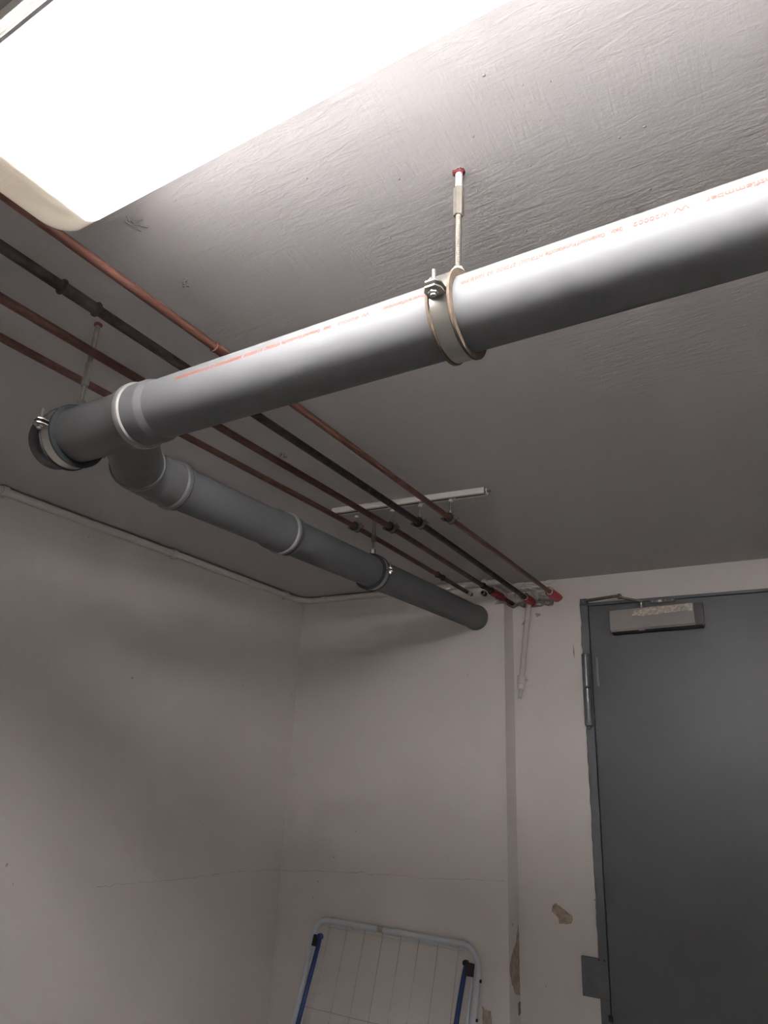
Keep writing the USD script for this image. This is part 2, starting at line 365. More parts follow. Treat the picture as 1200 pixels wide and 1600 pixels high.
# ------------------------------------------------------------------ door
door = setting('door_1', P(-0.897, Y2, FLOOR))
part(door, 'frame_jamb', box(-.897, -.8605, Y2 - .006, Y2 + .15, FLOOR, .777, .0015), FRAMEM)
part(door, 'frame_head', box(-.8605, .05, Y2 - .006, Y2 + .15, .764, .777, .0015), FRAMEM)
part(door, 'frame_jamb', box(.05, .087, Y2 - .006, Y2 + .15, FLOOR, .777, .0015), FRAMEM)
leaf = part(door, 'door_leaf', box(-.857, .047, Y2 - .008, Y2 + .05, FLOOR + .006, .7615, .002), DOORM)
hg = part(door, 'hinge', cat_(lathe(P(-.879, Y2 - .019, .247), (0, 0, 1), [(0, 1e-5), (0, .010), (.004, .0165), (.010, .0175), (.1545, .0175), (.1575, .0155)], 24)), HINGEM, 'long welded barrel hinge')
part(hg, 'hinge_knuckle', lathe(P(-.879, Y2 - .019, .4075), (0, 0, 1), [(0, .0155), (.003, .0178), (.006, .0172), (.140, .0172), (.1445, .012), (.1445, 1e-5)], 24), HINGEM)
part(hg, 'hinge_pin', lathe(P(-.879, Y2 - .019, .235), (0, 0, 1), [(0, 1e-5), (.002, .006), (.012, .006)], 16), STEEL_DULL)
part(door, 'weld_cover', box(-.838, -.829, Y2 - .0105, Y2 - .007, .412, .536, .0015), WELD_GLINT)
pl = part(door, 'frame_plate', box(-.9615, -.8595, Y2 - .010, Y2 + .004, -.729, -.598, .0015), FRAMEM, 'square steel plate welded on the jamb')
for px_ in (-.893, -.872):
    part(pl, 'rivet', rod(P(px_, Y2 - .0105, -.603), P(px_, Y2 - .007, -.603), .003, 12), BLACK)
part(door, 'hinge_lug', box(-.868, -.852, Y2 - .016, Y2 - .004, -.795, -.775, .002), BLACK)

# ================================================================== THINGS
# ------------------------------------------------------------------ lamp
LX0, LX1, LY0, LY1 = -.968, .615, .268, .522
lamp = thing('ceiling_lamp', 'long white fluorescent ceiling lamp with a glowing prismatic cover', 'lamp', P((LX0 + LX1) / 2, (LY0 + LY1) / 2, CEIL))
def rounded_rect(x0, x1, y0, y1, r, n=8):
    out = []
    for (cx, cy, a) in ((x1 - r, y1 - r, 0), (x0 + r, y1 - r, 90), (x0 + r, y0 + r, 180), (x1 - r, y0 + r, 270)):
        for t in np.radians(np.linspace(a, a + 90, n)): out.append((cx + r * math.cos(t), cy + r * math.sin(t)))
    return out
def loft(levels, cap=True):
    """levels: (outline, z); all outlines have the same count; the last is closed by a fan"""
    V, F = [], []; n = len(levels[0][0])
    for o, z in levels: V += [P(x, y, z) for x, y in o]
    for i in range(len(levels) - 1):
        a, b = i * n, (i + 1) * n
        for j in range(n): 
            j2 = (j + 1) % n; F += [[a + j, b + j, b + j2], [a + j, b + j2, a + j2]]
    if not cap: return trimesh.Trimesh(np.array(V), F, process=False)
    o, z = levels[-1]; c = np.mean(np.array(o), 0); V.append(P(c[0], c[1], z)); b = (len(levels) - 1) * n
    for j in range(n): F.append([b + j, len(V) - 1, b + (j + 1) % n])
    return trimesh.Trimesh(np.array(V), F, process=False)
e = .006
rr = lambda o, r, z: (rounded_rect(LX0 + o, LX1 - o, LY0 + o, LY1 - o, r), z)
part(lamp, 'housing', loft([rr(-e, .045, CEIL), rr(-e, .045, .875), rr(.008, .035, .875), rr(.012, .033, .890)]), HOUSING)
part(lamp, 'cover_flange', loft([rr(-e, .045, .8748), rr(-e, .045, .8585), rr(-e + .0025, .043, .856), rr(.002, .042, .8555)], cap=False), FLANGE, 'pale glowing rim of the cover')
part(lamp, 'groove_shade', loft([rr(.0015, .042, .8553), rr(.0005, .042, .851), rr(.003, .042, .8465), rr(.0065, .042, .846)], cap=False), GROOVE_SHADE)  # grey ring stands in for the dark groove
dl = [(rounded_rect(LX0 + .003, LX1 - .003, LY0 + .003, LY1 - .003, .042), .853)]
for k in range(9):                                             # sides lean in, lower edge rounded
    t = k / 8 * math.pi / 2; ins = .010 + .040 * (1 - math.cos(t)); z = .822 - .042 * math.sin(t)
    dl.append((rounded_rect(LX0 + ins, LX1 - ins, LY0 + ins, LY1 - ins, .042), z))
part(lamp, 'diffuser', loft(dl), DIFFUSER, 'ribbed translucent cover', smooth=True)
def added_baffle(x):  # baffle added inside the lamp to dim the end of the cover
    prof = [(LY0 + .016, .889), (LY1 - .016, .889), (LY1 - .0135, .823)]
    side = [(.0105 + .040 * (1 - math.cos(t)) + .0025, .8222 - .042 * math.sin(t) + .001) for t in np.linspace(0, math.pi / 2, 7)]
    prof += [(LY1 - i, z) for i, z in side] + [(LY0 + i, z) for i, z in side[::-1]]
    V = [P(x + dx, y, z) for y, z in prof for dx in (0, .003)]
    return trimesh.convex.convex_hull(np.array(V))
part(lamp, 'added_baffle', added_baffle(-.868), BAFFLE); part(lamp, 'added_baffle', added_baffle(.534), BAFFLE)
for yy in (.342, .452):
    part(lamp, 'fluorescent_tube', lathe(P(-.830, yy, .836), (1, 0, 0), [(0, .013), (1.325, .013)], 20), TUBEM)
    for xx, d in ((-.830, -1), (.495, 1)):
        part(lamp, 'tube_cap', lathe(P(xx, yy, .836), (d, 0, 0), [(0, .0132), (.012, .0132), (.014, .011), (.014, 1e-5)], 18), TUBE_END)
        part(lamp, 'lamp_holder', box(xx + d * .014, xx + d * .030, yy - .014, yy + .014, .818, .889, .003), HOUSING)

# ------------------------------------------------------------------ drain pipes
YC, ZC, RP = .7765, .6265, .055
MX = P(0, YC, ZC)
main = thing('drain_pipe', 'long straight grey plastic drain pipe with orange print running across the room', 'pipe', P(-1.04, YC, ZC))
X_END = RIGHTX + .02
part(main, 'pipe_body', lathe(P(-1.0, YC, ZC), (1, 0, 0), [(0, RP), (X_END + 1.0, RP)], 72), PVC)
# its socket: rolled lip on the left, body, shoulder down to the pipe
part(main, 'socket', lathe(P(-1.047, YC, ZC), (1, 0, 0), [(.0, .0562), (.0, .0595), (.016, .0600), (.050, .0602), (.054, .0596), (.064, .0560), (.068, .0551)], 72), PVC)
part(main, 'socket_rim', lathe(P(-1.049, YC, ZC), (1, 0, 0), [(0, .0585), (.0, .0622), (.003, .0640), (.011, .0646), (.0145, .0638), (.0165, .0598)], 72), PVC_GLINT, 'raised rim of the socket with its highlight painted pale')
words = [('schwerentflammbar', .08, -.038), ('W', -.0552, -.0734), ('W20002', -.0784, -.1186), ('Gebr.', -.1314, -.1475), ('Ostendorf', -.1529, -.187), ('Kunststoffe', -.1886, -.2284),
         ('HT', -.2318, -.242), ('DN 110x2,7', -.2429, -.2637), ('27', -.2682, -.2761), ('DN02', -.2779, -.295), ('03', -.3005, -.3088), ('1000', -.3125, -.3265), ('B', -.3283, -.3331), ('PP', -.3359, -.3474),
         ('schwerentflammbar', -.395, -.4719), ('W', -.495, -.5084), ('W20002', -.5129, -.5509), ('Gebr.', -.5638, -.5794), ('Ostendorf', -.5842, -.6173), ('Kunststoffe', -.6197, -.6591),
         ('HT', -.663, -.6721), ('DN110x2,7', -.6734, -.6931), ('27', -.6985, -.7065), ('DN02', -.7106, -.7269), ('03', -.7283, -.7379), ('1000', -.7434, -.7574), ('B', -.7588, -.7645), ('PP', -.7659, -.7773), ('0302', -.7787, -.7931), ('22-27', -.7945, -.815), ('HT-P', -.818, -.8314), ('schwerentflammbar', -.8344, -.8958),
         ('W', .168, .155), ('W20002', .150, .110), ('Kunststoffe', .232, .185)]
letters = []
for w, xa, xb in words:
    q = meshkit.text_mesh(w, .0068, .0003, bold=w not in ('W', 'W20002'))
    v = np.array(q.vertices); w0, w1 = v[:, 0].min(), v[:, 0].max(); v[:, 0] = (v[:, 0] - w0) / (w1 - w0) * abs(xb - xa)
    phi = math.radians(12) - (v[:, 1] - .0034) / RP; rr = RP + .00005 + v[:, 2]
    q.vertices = np.column_stack([xa - v[:, 0], YC - rr * np.cos(phi), ZC + EYE + rr * np.sin(phi)]); letters.append(q)
for q in letters: part(main, 'printed_word', q, PRINT, smooth=False)

# branch fitting (a 45 degree wye lying on its side, its straight run capped)
T = P(-1.085, YC, ZC)
LOW = lambda y: P(-1.324 - .0278 * (y - 2), y, .686 + .038 * (y - 2))
LDIR = LOW(3.0) - LOW(2.0); LDIR /= np.linalg.norm(LDIR)
EL = LOW(.988); BD = EL - T; BL = np.linalg.norm(BD); BD /= BL
wye = thing('pipe_branch', 'grey plastic branch fitting with a capped left end', 'pipe fitting', T)
body = cyl_m(P(-1.033, YC, ZC), P(-1.305, YC, ZC), .0552) + cyl_m(T, T + BD * .258, .0556)
part(wye, 'fitting_body', body, PVC2, smooth=28)
part(wye, 'branch_socket', lathe(T + BD * .205, BD, [(0, .0556), (.006, .0570), (.066, .0580), (.066, .0555)], 64), PVC2)
part(wye, 'socket_rim', lathe(T + BD * .252, BD, [(0, .0578), (.0015, .0610), (.004, .0622), (.013, .0622), (.016, .0608), (.016, .0570)], 64), PVC_GLINT2)
part(wye, 'run_collar', lathe(P(-1.071, YC, ZC), (1, 0, 0), [(0, .0552), (.002, .0590), (.022, .0605), (.0245, .0590), (.0245, .0552)], 64), PVC2)
part(wye, 'end_cap', lathe(P(-1.295, YC, ZC), (-1, 0, 0), [(-.018, .0553), (-.016, .0572), (.010, .0575), (.016, .055), (.018, .04), (.018, 1e-5)], 64), CAPM, 'dark rounded end cap')

elbow = thing('pipe_elbow', 'grey plastic elbow joining the branch fitting to the short pipe', 'pipe fitting', EL)
a0 = T + BD * .262; b0 = EL + LDIR * .035
bend = [a0, T + BD * (BL - .035)]
for t in np.linspace(.15, .85, 7):
    bend.append((1 - t) ** 2 * (EL - BD * .035) + 2 * t * (1 - t) * EL + t * t * b0)
bend += [b0, EL + LDIR * .055]
part(elbow, 'bend', tube(bend, .0556, 64, cap=False), PVC2, smooth=True)
part(elbow, 'socket', lathe(EL + LDIR * .045, LDIR, [(0, .0556), (.008, .0585), (.052, .0592), (.071, .0592), (.071, .0552)], 64), PVC2)
part(elbow, 'socket_rim', lathe(EL + LDIR * .0975, LDIR, [(0, .0590), (.002, .0625), (.005, .0640), (.012, .0640), (.015, .0622), (.016, .0590)], 64), PVC_GLINT2)
part(elbow, 'socket_rim', lathe(EL + LDIR * .1175, LDIR, [(0, .0552), (.000, .0600), (.003, .0606), (.008, .0602), (.008, .0552)], 64), PVC2)

def along(y): return (LOW(y) - LOW(.988)) @ LDIR
s1 = thing('drain_pipe', 'short grey drain pipe between the elbow and the flared socket', 'pipe', LOW(1.1))
part(s1, 'pipe_body', lathe(EL, LDIR, [(along(1.08), .055), (along(1.455), .055)], 64), PVC)
so = lathe(EL, LDIR, [(along(1.45), .0551), (along(1.465), .0565), (along(1.48), .0598), (along(1.49), .0604), (along(1.553), .0606), (along(1.553), .0552)], 64)
part(s1, 'socket', so, PVC)
part(s1, 'socket_rim', lathe(EL, LDIR, [(along(1.528), .0604), (along(1.530), .0640), (along(1.533), .0655), (along(1.540), .0655), (along(1.543), .0640), (along(1.545), .0604)], 64), PVC_GLINT)
part(s1, 'socket_rim', lathe(EL, LDIR, [(along(1.560), .0552), (along(1.560), .0612), (along(1.565), .0618), (along(1.570), .0610), (along(1.570), .0552)], 64), PVC2)
s2 = thing('drain_pipe', 'grey drain pipe passing through the wall below the copper pipes', 'pipe', LOW(1.56))
part(s2, 'pipe_body', lathe(EL, LDIR, [(along(1.50), .055), (along(3.10), .055)], 64), PVC)
part(s2, 'wall_collar', lathe(EL, LDIR, [(along(2.985), .0551), (along(2.988), .0585), (along(3.02), .0592)], 64), PVC2)

# ------------------------------------------------------------------ big pipe hangers
def hanger(center, axis, ear, label, rodx=None, width=.026, z_cup=(.75, .805), rubber=RUBBER, stripe=False, top_paint=True, two_ears=True, drop=0.0, up_width=None):
    center = np.asarray(center, float); a = np.asarray(axis, float); a /= np.linalg.norm(a); e = np.asarray(ear, float); e -= (e @ a) * a; e /= np.linalg.norm(e)
    up = np.cross(a, e); up = up if up[2] > 0 else -up
    h = thing('pipe_hanger', label, 'pipe clamp', center)
    c = center - np.array([0, 0, drop]); r0 = .0556; r1 = .0612; r2 = .0636
    def band(ra, rb, w, a0, a1, n=40):
        t = np.radians(np.linspace(a0, a1, n)); V = []; F = []
        for x in t:
            d = math.cos(x) * e + math.sin(x) * up
            V += [c + d * ra - a * w / 2, c + d * rb - a * w / 2, c + d * rb + a * w / 2, c + d * ra + a * w / 2]
        for i in range(n - 1):
            for k in range(4):
                k2 = (k + 1) % 4; F += [[4 * i + k, 4 * i + k2, 4 * i + 4 + k2], [4 * i + k, 4 * i + 4 + k2, 4 * i + 4 + k]]
        F += [[0, 2, 1], [0, 3, 2], [4 * n - 4, 4 * n - 3, 4 * n - 2], [4 * n - 4, 4 * n - 2, 4 * n - 1]]
        q = trimesh.Trimesh(np.array(V), F, process=False)
        if q.volume < 0: q.invert()
        return q
    def ring_rubber():
        w = width * 1.42; lip = .0022
        prof = [(-w / 2, r0), (-w / 2, r2 + lip), (-w / 2 + .004, r2 + lip), (-w / 2 + .0055, r1), (w / 2 - .0055, r1), (w / 2 - .004, r2 + lip), (w / 2, r2 + lip), (w / 2, r0)]
        return lathe(c, a, prof, 64, closed=True)
    rl = part(h, 'rubber_lining', ring_rubber(), rubber)
    if stripe:
        part(rl, 'green_stripe', lathe(c, a, [(width * .71, .0618), (width * .71 + .0004, .0622), (width * .71 + .0004, .0627), (width * .71, .0630)], 64, closed=False), GREEN)
    part(h, 'clamp_band', band(r1, r2, width, 3, 177), STEEL, 'upper half of the steel band')
    part(h, 'clamp_band', band(r1, r2, width, 183, 357), STEEL, 'lower half of the steel band')
    for s in ((1, -1) if two_ears else (1,)):
        for dz in (.0032, -.0055):
            o = c + e * s * (r1 + .001); hw = width / 2
            pts = [o + q for q in (-a * hw + up * dz, a * hw + up * dz)]
            L = .024; t = .0024
            V = []
            for k, (l, w_) in enumerate(((0, hw), (L * .62, hw), (L, hw * .55))):
                for sg in (-1, 1):
                    for th_ in (0, t): V.append(o + e * s * l + a * sg * w_ + up * (dz + th_))
            part(h, 'ear', trimesh.convex.convex_hull(np.array(V)), STEEL)
        bo = c + e * s * (r1 + .014)
        b_ = part(h, 'bolt', cat_(hexnut(bo - up * .011, bo - up * .0055, .0072), lathe(bo - up * .0145, up, [(0, 1e-5), (.001, .004), (.0035, .0045)], 16), threaded(bo - up * .004, bo + up * .030, .0031)), STEEL)
        part(b_, 'nut', hexnut(bo + up * .0058, bo + up * .0105, .0066), STEEL)
    top = c + np.array([0, 0, r2])
    zc = lambda z: np.array([c[0], c[1], z + EYE])
    zt = top[2] - EYE
    part(h, 'welded_nut', hexnut(zc(zt - .002), zc(zt + .022), .0098), ROD_PAINT if top_paint else STEEL)
    part(h, 'threaded_rod', threaded(zc(zt + .022), zc(z_cup[0] + .004), .0047), STEEL_DULL)
    part(h, 'coupling_nut', hexnut(zc(z_cup[0]), zc(z_cup[1]), .0085), STEEL_DULL)
    part(h, 'upper_rod', rod(zc(z_cup[1] - .004), zc(CEIL - .002), .0056, 16), ROD_PAINT if top_paint else STEEL_DULL, 'painted upper rod')
    gg = np.random.default_rng(int(abs(c[0]) * 100)); q = trimesh.creation.icosphere(2, .0085); q.vertices *= (1.15, 1.0, .45); q.vertices += gg.normal(0, .0009, q.vertices.shape)
    q.apply_translation(zc(CEIL - .002)); part(h, 'ceiling_plug', q, RED_DARK if top_paint else RED_DARK, 'dark red plug at the ceiling', smooth=True)
    return h
hanger(P(-.378, YC, ZC), (1, 0, 0), (0, -1, 0), 'large steel pipe hanger with dusty brown rubber near the middle of the printed pipe', z_cup=(.812, .866), rubber=RUBBER_DUSTY, drop=.0)
hanger(P(-1.244, YC, ZC), (1, 0, 0), (0, -1, 0), 'steel pipe hanger with black rubber at the capped left end', z_cup=(.745, .800), stripe=True, top_paint=False, drop=.002)
hanger(LOW(2.052), LDIR, (1, 0, 0), 'steel pipe hanger with black rubber on the pipe running to the wall', z_cup=(.800, .835), top_paint=False, drop=.001, width=.024)

# ------------------------------------------------------------------ copper pipes
def smooth_path(pts, n=60):
    p = np.array(pts, float); t = np.r_[0, np.cumsum(np.linalg.norm(np.diff(p, axis=0), axis=1))]
    s = np.linspace(0, t[-1], n); q = np.column_stack([np.interp(s, t, p[:, k]) for k in range(3)])
    for _ in range(4): q[1:-1] = (q[:-2] + q[1:-1] * 2 + q[2:]) / 4
    return q
def at_y(path, y): return np.array([np.interp(y, path[:, 1], path[:, k]) for k in range(3)])
def coupling(parent, path, y0, y1, r, m, bead=.002):
    a, b = at_y(path, y0), at_y(path, y1); L = np.linalg.norm(b - a)
    part(parent, 'coupling', lathe(a, b - a, [(-.001, r), (0, r + .001 + bead), (.004, r + .0015 + bead), (.007, r + .0015), (L - .007, r + .0015), (L - .004, r + .0015 + bead), (L, r + .001 + bead), (L + .001, r)], 24), m)
GC = None
paths = {}
pa = smooth_path([P(-1.392, REAR - .02, .838), P(-1.389, .66, .838), P(-1.354, 2.0, .838), P(-1.376, 2.9, .838), P(-1.379, 3.05, .838)])
pb = smooth_path([P(-1.226, REAR - .02, .815), P(-1.224, .56, .815), P(-1.220, 1.16, .815), P(-1.207, 1.985, .815), P(-1.231, 2.92, .815), P(-1.231, 3.16, .815)])
pc = smooth_path([P(-1.086, REAR - .02, .815), P(-1.088, .474, .815), P(-1.092, 1.16, .815), P(-1.096, 1.98, .815), P(-1.113, 2.65, .811), P(-1.123, 3.14, .805)])
pd = smooth_path([P(-.974, REAR - .02, .815), P(-.974, .9, .815), P(-.983, 1.993, .815), P(-.995, 3.01, .815), P(-.996, 3.16, .815)])
def copper(path, r, m, label):
    t = thing('copper_pipe', label, 'pipe', at_y(path, 1.0))
    part(t, 'pipe_body', tube(path, r, 20), m, smooth=True); return t
ca = copper(pa, .0092, COPPER, 'thin brown copper pipe nearest the left wall, ending behind the grey pipe')
coupling(ca, pa, 2.64, 2.70, .0092, COPPER_DARK, .003)
part(ca, 'wall_end', lathe(at_y(pa, 2.96), (0, 1, 0), [(0, .0092), (.001, .0112), (.03, .0112), (.0301, .0092)], 18), ROD_PAINT)
cb = copper(pb, .0098, COPPER, 'brown copper pipe second from the left wall')
coupling(cb, pb, 2.80, 2.90, .0098, COPPER_DARK, .003)
cc_ = copper(pc, .0105, COPPER_DARK, 'dark tarnished copper pipe with a lumpy soldered joint')
coupling(cc_, pc, .592, .672, .0105, COPPER_DARK, .0035)
cd = copper(pd, .0092, COPPER_BRIGHT, 'clean reddish copper pipe furthest from the left wall')
coupling(cd, pd, .868, .905, .0092, COPPER_BRIGHT, .0015)

# small black pipe stub beside the thin pipe's wall entry
st = thing('pipe_stub', 'short black pipe stub with open end beside the torn red sleeve', 'pipe', P(-1.305, 3.01, .838))
part(st, 'stub_body', lathe(P(-1.308, 3.03, .834), (0, -1, 0), [(0, .012), (.045, .012), (.046, .010), (.046, .0075), (.020, .0075), (.020, 1e-5)], 20), BLACK)
part(st, 'inner_ring', lathe(P(-1.308, 2.988, .834), (0, -1, 0), [(0, .0075), (.004, .0095), (.005, .0078)], 20), ROD_PAINT)

# red protective sleeves
def sleeve(path, y0, y1, r, label, torn, seed):
    g = np.random.default_rng(seed); t = thing('pipe_sleeve', label, 'pipe sleeve', at_y(path, (y0 + y1) / 2))
    n, k = 28, 10; V, F = [], []
    for inner in (0, 1):
        for i in range(k + 1):
            for j in range(n):
                th = j / n * 2 * math.pi
                edge = 0 if i not in (0, k) else g.normal(0, torn)
                y = y0 + (y1 - y0) * i / k + edge; c = at_y(path, y); rr = r - inner * .0035 + (0 if inner else g.normal(0, torn * .18) + .0016 * math.sin(3 * th + seed))
                V.append(c + np.array([rr * math.cos(th), 0, rr * math.sin(th)]))
    s = (k + 1) * n
    for i in range(k):
        for j in range(n):
            j2 = (j + 1) % n; a, b, c_, d = i * n + j, i * n + j2, (i + 1) * n + j2, (i + 1) * n + j
            if torn > .004 and g.random() < .16: continue
            F += [[a, c_, b], [a, d, c_], [s + a, s + b, s + c_], [s + a, s + c_, s + d]]
    for i in (0, k):
        for j in range(n):
            a, b = i * n + j, i * n + (j + 1) % n
            F += [[a, b, s + b], [a, s + b, s + a]] if i == 0 else [[a, s + b, b], [a, s + a, s + b]]
    part(t, 'sleeve_skin', trimesh.Trimesh(np.array(V), F, process=False), RED, smooth=False)
    c0 = at_y(path, y0 - .004)
    part(t, 'grey_foam_lining', lathe(c0, (0, 1, 0), [(0, r * .55), (0, r * .82), (.02, r * .82), (.02, r * .55)], 20, closed=True), CEMENT)
    return t
sleeve(pb, 2.90, 3.03, .0165, 'torn red plastic sleeve with white shreds on the second pipe', .005, 3)
sleeve(pc, 3.03, 3.125, .0185, 'small red plastic sleeve on the dark pipe above the conduit', .0025, 5)
sleeve(pd, 3.00, 3.125, .0205, 'larger smooth red plastic sleeve nearest the door', .0010, 8)

# ------------------------------------------------------------------ rail and small clamps
RA, RB = P(-1.425, 1.935, CEIL), P(-.858, 1.982, CEIL)
RD = (RB - RA) / np.linalg.norm(RB - RA); RL = np.linalg.norm(RB - RA); RN = np.array([-RD[1], RD[0], 0])
def railbox(s0, s1, n0, n1, z0, z1):
    q = trimesh.creation.box((s1 - s0, n1 - n0, z1 - z0)); q.apply_translation(((s0 + s1) / 2, (n0 + n1) / 2, (z0 + z1) / 2))
    v = q.vertices; q.vertices = RA + v[:, :1] * RD + v[:, 1:2] * RN + v[:, 2:] * np.array([0, 0, 1.0]); return q
rail = thing('mounting_rail', 'white painted slotted steel rail screwed to the ceiling', 'rail', (RA + RB) / 2)
part(rail, 'rail_channel', cat_(railbox(0, RL, -.016, .016, -.002, 0), railbox(0, RL, -.016, -.0135, -.017, 0), railbox(0, RL, .0135, .016, -.017, 0), railbox(0, RL, -.016, -.0055, -.0195, -.017), railbox(0, RL, .0055, .016, -.0195, -.017)), ROD_PAINT, smooth=False)
g = np.random.default_rng(12)
for s0, s1 in ((.004, .10), (.125, .215), (.24, .33), (.35, .44), (.465, .565)):
    part(rail, 'dark_slot', railbox(s0, s1, -.0055, .0055, -.0186, -.0160), BLACK, smooth=False)
part(rail, 'end_washer', lathe(RB + RD * .004 + np.array([0, 0, -.010]), RD, [(0, 1e-5), (0, .0125), (.002, .0125), (.002, 1e-5)], 18), ROD_PAINT)
part(rail, 'end_bolt', rod(RB - RD * .01 + np.array([0, 0, -.010]), RB + RD * .018 + np.array([0, 0, -.010]), .0035, 12), STEEL_DULL)
for s in (.05, .28, .52):
    part(rail, 'rail_screw', hexnut(RA + RD * s + np.array([0, 0, -.004]), RA + RD * s + np.array([0, 0, -.0022]), .006), STEEL_DULL)

def small_clamp(path, r, label):
    y = 1.98; c = at_y(path, y); d = at_y(path, y + .05) - at_y(path, y - .05); d /= np.linalg.norm(d)
    t = thing('pipe_clamp', label, 'pipe clamp', c, None)
    e = np.array([1.0, 0, 0]); e -= (e @ d) * d; e /= np.linalg.norm(e); up = np.cross(e, d); up = up if up[2] > 0 else -up
    part(t, 'rubber_lining', lathe(c, d, [(-.013, r), (-.013, r + .0075), (-.010, r + .0075), (-.009, r + .004), (.009, r + .004), (.010, r + .0075), (.013, r + .0075), (.013, r)], 28, closed=True), RUBBER)
    part(t, 'clamp_band', lathe(c, d, [(-.0088, r + .004), (-.0088, r + .0060), (.0088, r + .0060), (.0088, r + .004)], 28, closed=True), STEEL_DULL)
    for s in (-1, 1):
        o = c + e * s * (r + .012)
        V = [o + e * q1 + d * q2 + up * q3 for q1 in (-.008, .008) for q2 in (-.0085, .0085) for q3 in (-.0035, .0035)]
        ea = part(t, 'ear', trimesh.convex.convex_hull(np.array(V)), STEEL_DULL)
        part(ea, 'screw', cat_(lathe(o - up * .0075, up, [(0, 1e-5), (.001, .0042), (.004, .0046), (.004, 1e-5)], 14), threaded(o, o + up * .014, .0025)), STEEL_DULL)
    zt = c[2] + r + .006; top = EYE + CEIL - .0195
    part(t, 'welded_nut', hexnut((c[0], c[1], zt - .001), (c[0], c[1], zt + .009), .0072), STEEL_DULL)
    part(t, 'threaded_rod', threaded((c[0], c[1], zt + .008), (c[0], c[1], top + .006), .0038), STEEL)
    part(t, 'rail_nut', hexnut((c[0], c[1], top - .007), (c[0], c[1], top + .0005), .0078), ROD_PAINT)
small_clamp(pa, .0092, 'small clamp under the rail on the pipe nearest the left wall')
small_clamp(pb, .0098, 'small clamp under the rail on the second pipe from the left wall')
small_clamp(pc, .0105, 'small clamp under the rail on the dark tarnished pipe')
small_clamp(pd, .0092, 'small clamp at the rail end on the clean reddish pipe')

# ------------------------------------------------------------------ painted conduits
cond = thing('conduit', 'white painted conduit along the top of the left wall', 'conduit', P(LEFT + .018, 1.5, CEIL - .017))
r_ = .0155; o_ = .0175
path = [P(LEFT + o_, REAR + .02, CEIL - o_)] + [P(LEFT + o_, y, CEIL - o_ - .0015 * (1 + math.sin(y * 5))) for y in np.linspace(REAR + .1, 2.9, 30)]
for t in np.linspace(0, 90, 7)[1:]:
    path.append(P(LEFT + o_ + .07 - .07 * math.cos(math.radians(t)), Y1 - o_ - .07 + .07 * math.sin(math.radians(t)), CEIL - o_))
part(cond, 'conduit_run', tube(path, r_, 18), CONDUIT, smooth=True)
def clip(c, d):
    d_ = np.asarray(d, float)
    return lathe(np.asarray(c) - d_ * .011, d_, [(0, r_ - .001), (0, r_ + .0035), (.022, r_ + .0035), (.022, r_ - .001)], 20, closed=True)
for y in (-.9, .1, .62, 1.262, 2.05, 2.835): part(cond, 'conduit_clip', cat_(clip(P(LEFT + o_, y, CEIL - o_), (0, 1, 0)), box(LEFT, LEFT + .006, y - .011, y + .011, CEIL - .040, CEIL - .012, .001)), CONDUIT)
cond2 = thing('conduit', 'white painted conduit along the top of the back wall', 'conduit', P(-1.8, Y1 - .018, CEIL - .017))
part(cond2, 'conduit_run', tube([P(x, Y1 - o_, CEIL - o_ - .0015 * (1 + math.sin(x * 9))) for x in np.linspace(LEFT + o_ + .071, STEP - .005, 20)], r_, 18), CONDUIT, smooth=True)
for x in (-2.222, -1.62, -1.30): part(cond2, 'conduit_clip', cat_(clip(P(x, Y1 - o_, CEIL - o_), (1, 0, 0)), box(x - .011, x + .011, Y1 - .006, Y1, CEIL - .040, CEIL - .012, .001)), CONDUIT)
# coving of old mortar under the conduit
vc = thing('conduit', 'short white painted conduit hanging down the wall beside the door', 'conduit', P(-1.15, Y2 - .014, .6))
part(vc, 'conduit_run', tube([P(-1.128, Y2 - .016, .80), P(-1.140, Y2 - .0142, .72), P(-1.158, Y2 - .0142, .58), P(-1.1725, Y2 - .0142, .46)], .0125, 18), CONDUIT, smooth=True)
part(vc, 'cable_gland', lathe(P(-1.1722, Y2 - .0175, .466), (-.10, 0, -1), [(0, .0141), (0, .0185), (.034, .0185), (.036, .0165), (.056, .0160), (.058, .0135), (.062, .0135)], 20), CONDUIT, 'wider gland with a screw')
part(vc, 'gland_screw', rod(P(-1.158, Y2 - .018, .445), P(-1.143, Y2 - .018, .449), .003, 10), CONDUIT)
part(vc, 'cable_end', tube([P(-1.178, Y2 - .016, .41), P(-1.181, Y2 - .016, .385), P(-1.187, Y2 - .014, .366)], .0085, 12), CONDUIT)
# painted-over cable beside it
# ------------------------------------------------------------------ door closer
DF = Y2 - .008
cl = thing('door_closer', 'silver grey door closer with chipped paint at the top of the grey door', 'door closer', P(-.58, DF, .68))
def prism(prof, x0, x1, t0=1.0, t1=1.0):
    """profile (depth in front of the leaf, z) swept in x, depth scaled at each end"""
    V = [P(x, DF - d * s, z) for x, s in ((x0, t0), (x1, t1)) for d, z in prof]
    return trimesh.convex.convex_hull(np.array(V))
PR = [(0, .632), (.036, .632), (.042, .640), (.044, .686), (.037, .7235), (.033, .726), (0, .726)]
def tilt(m_, x0=-.757):                                        # the closer hangs slightly askew
    m_.vertices[:, 2] += (m_.vertices[:, 0] - x0) * .026; return m_
part(cl, 'closer_body', tilt(prism(PR, -.757, -.420)), CLOSERM, smooth=25)
part(cl, 'end_cover', tilt(prism(PR, -.4195, -.388, 1.0, .55)), CLOSER_DARK, 'darker slanted end cover', smooth=25)
part(cl, 'base_strip', tilt(prism([(0, .6245), (.032, .6245), (.036, .6318), (0, .6318)], -.752, -.392)), BLACK, smooth=25)
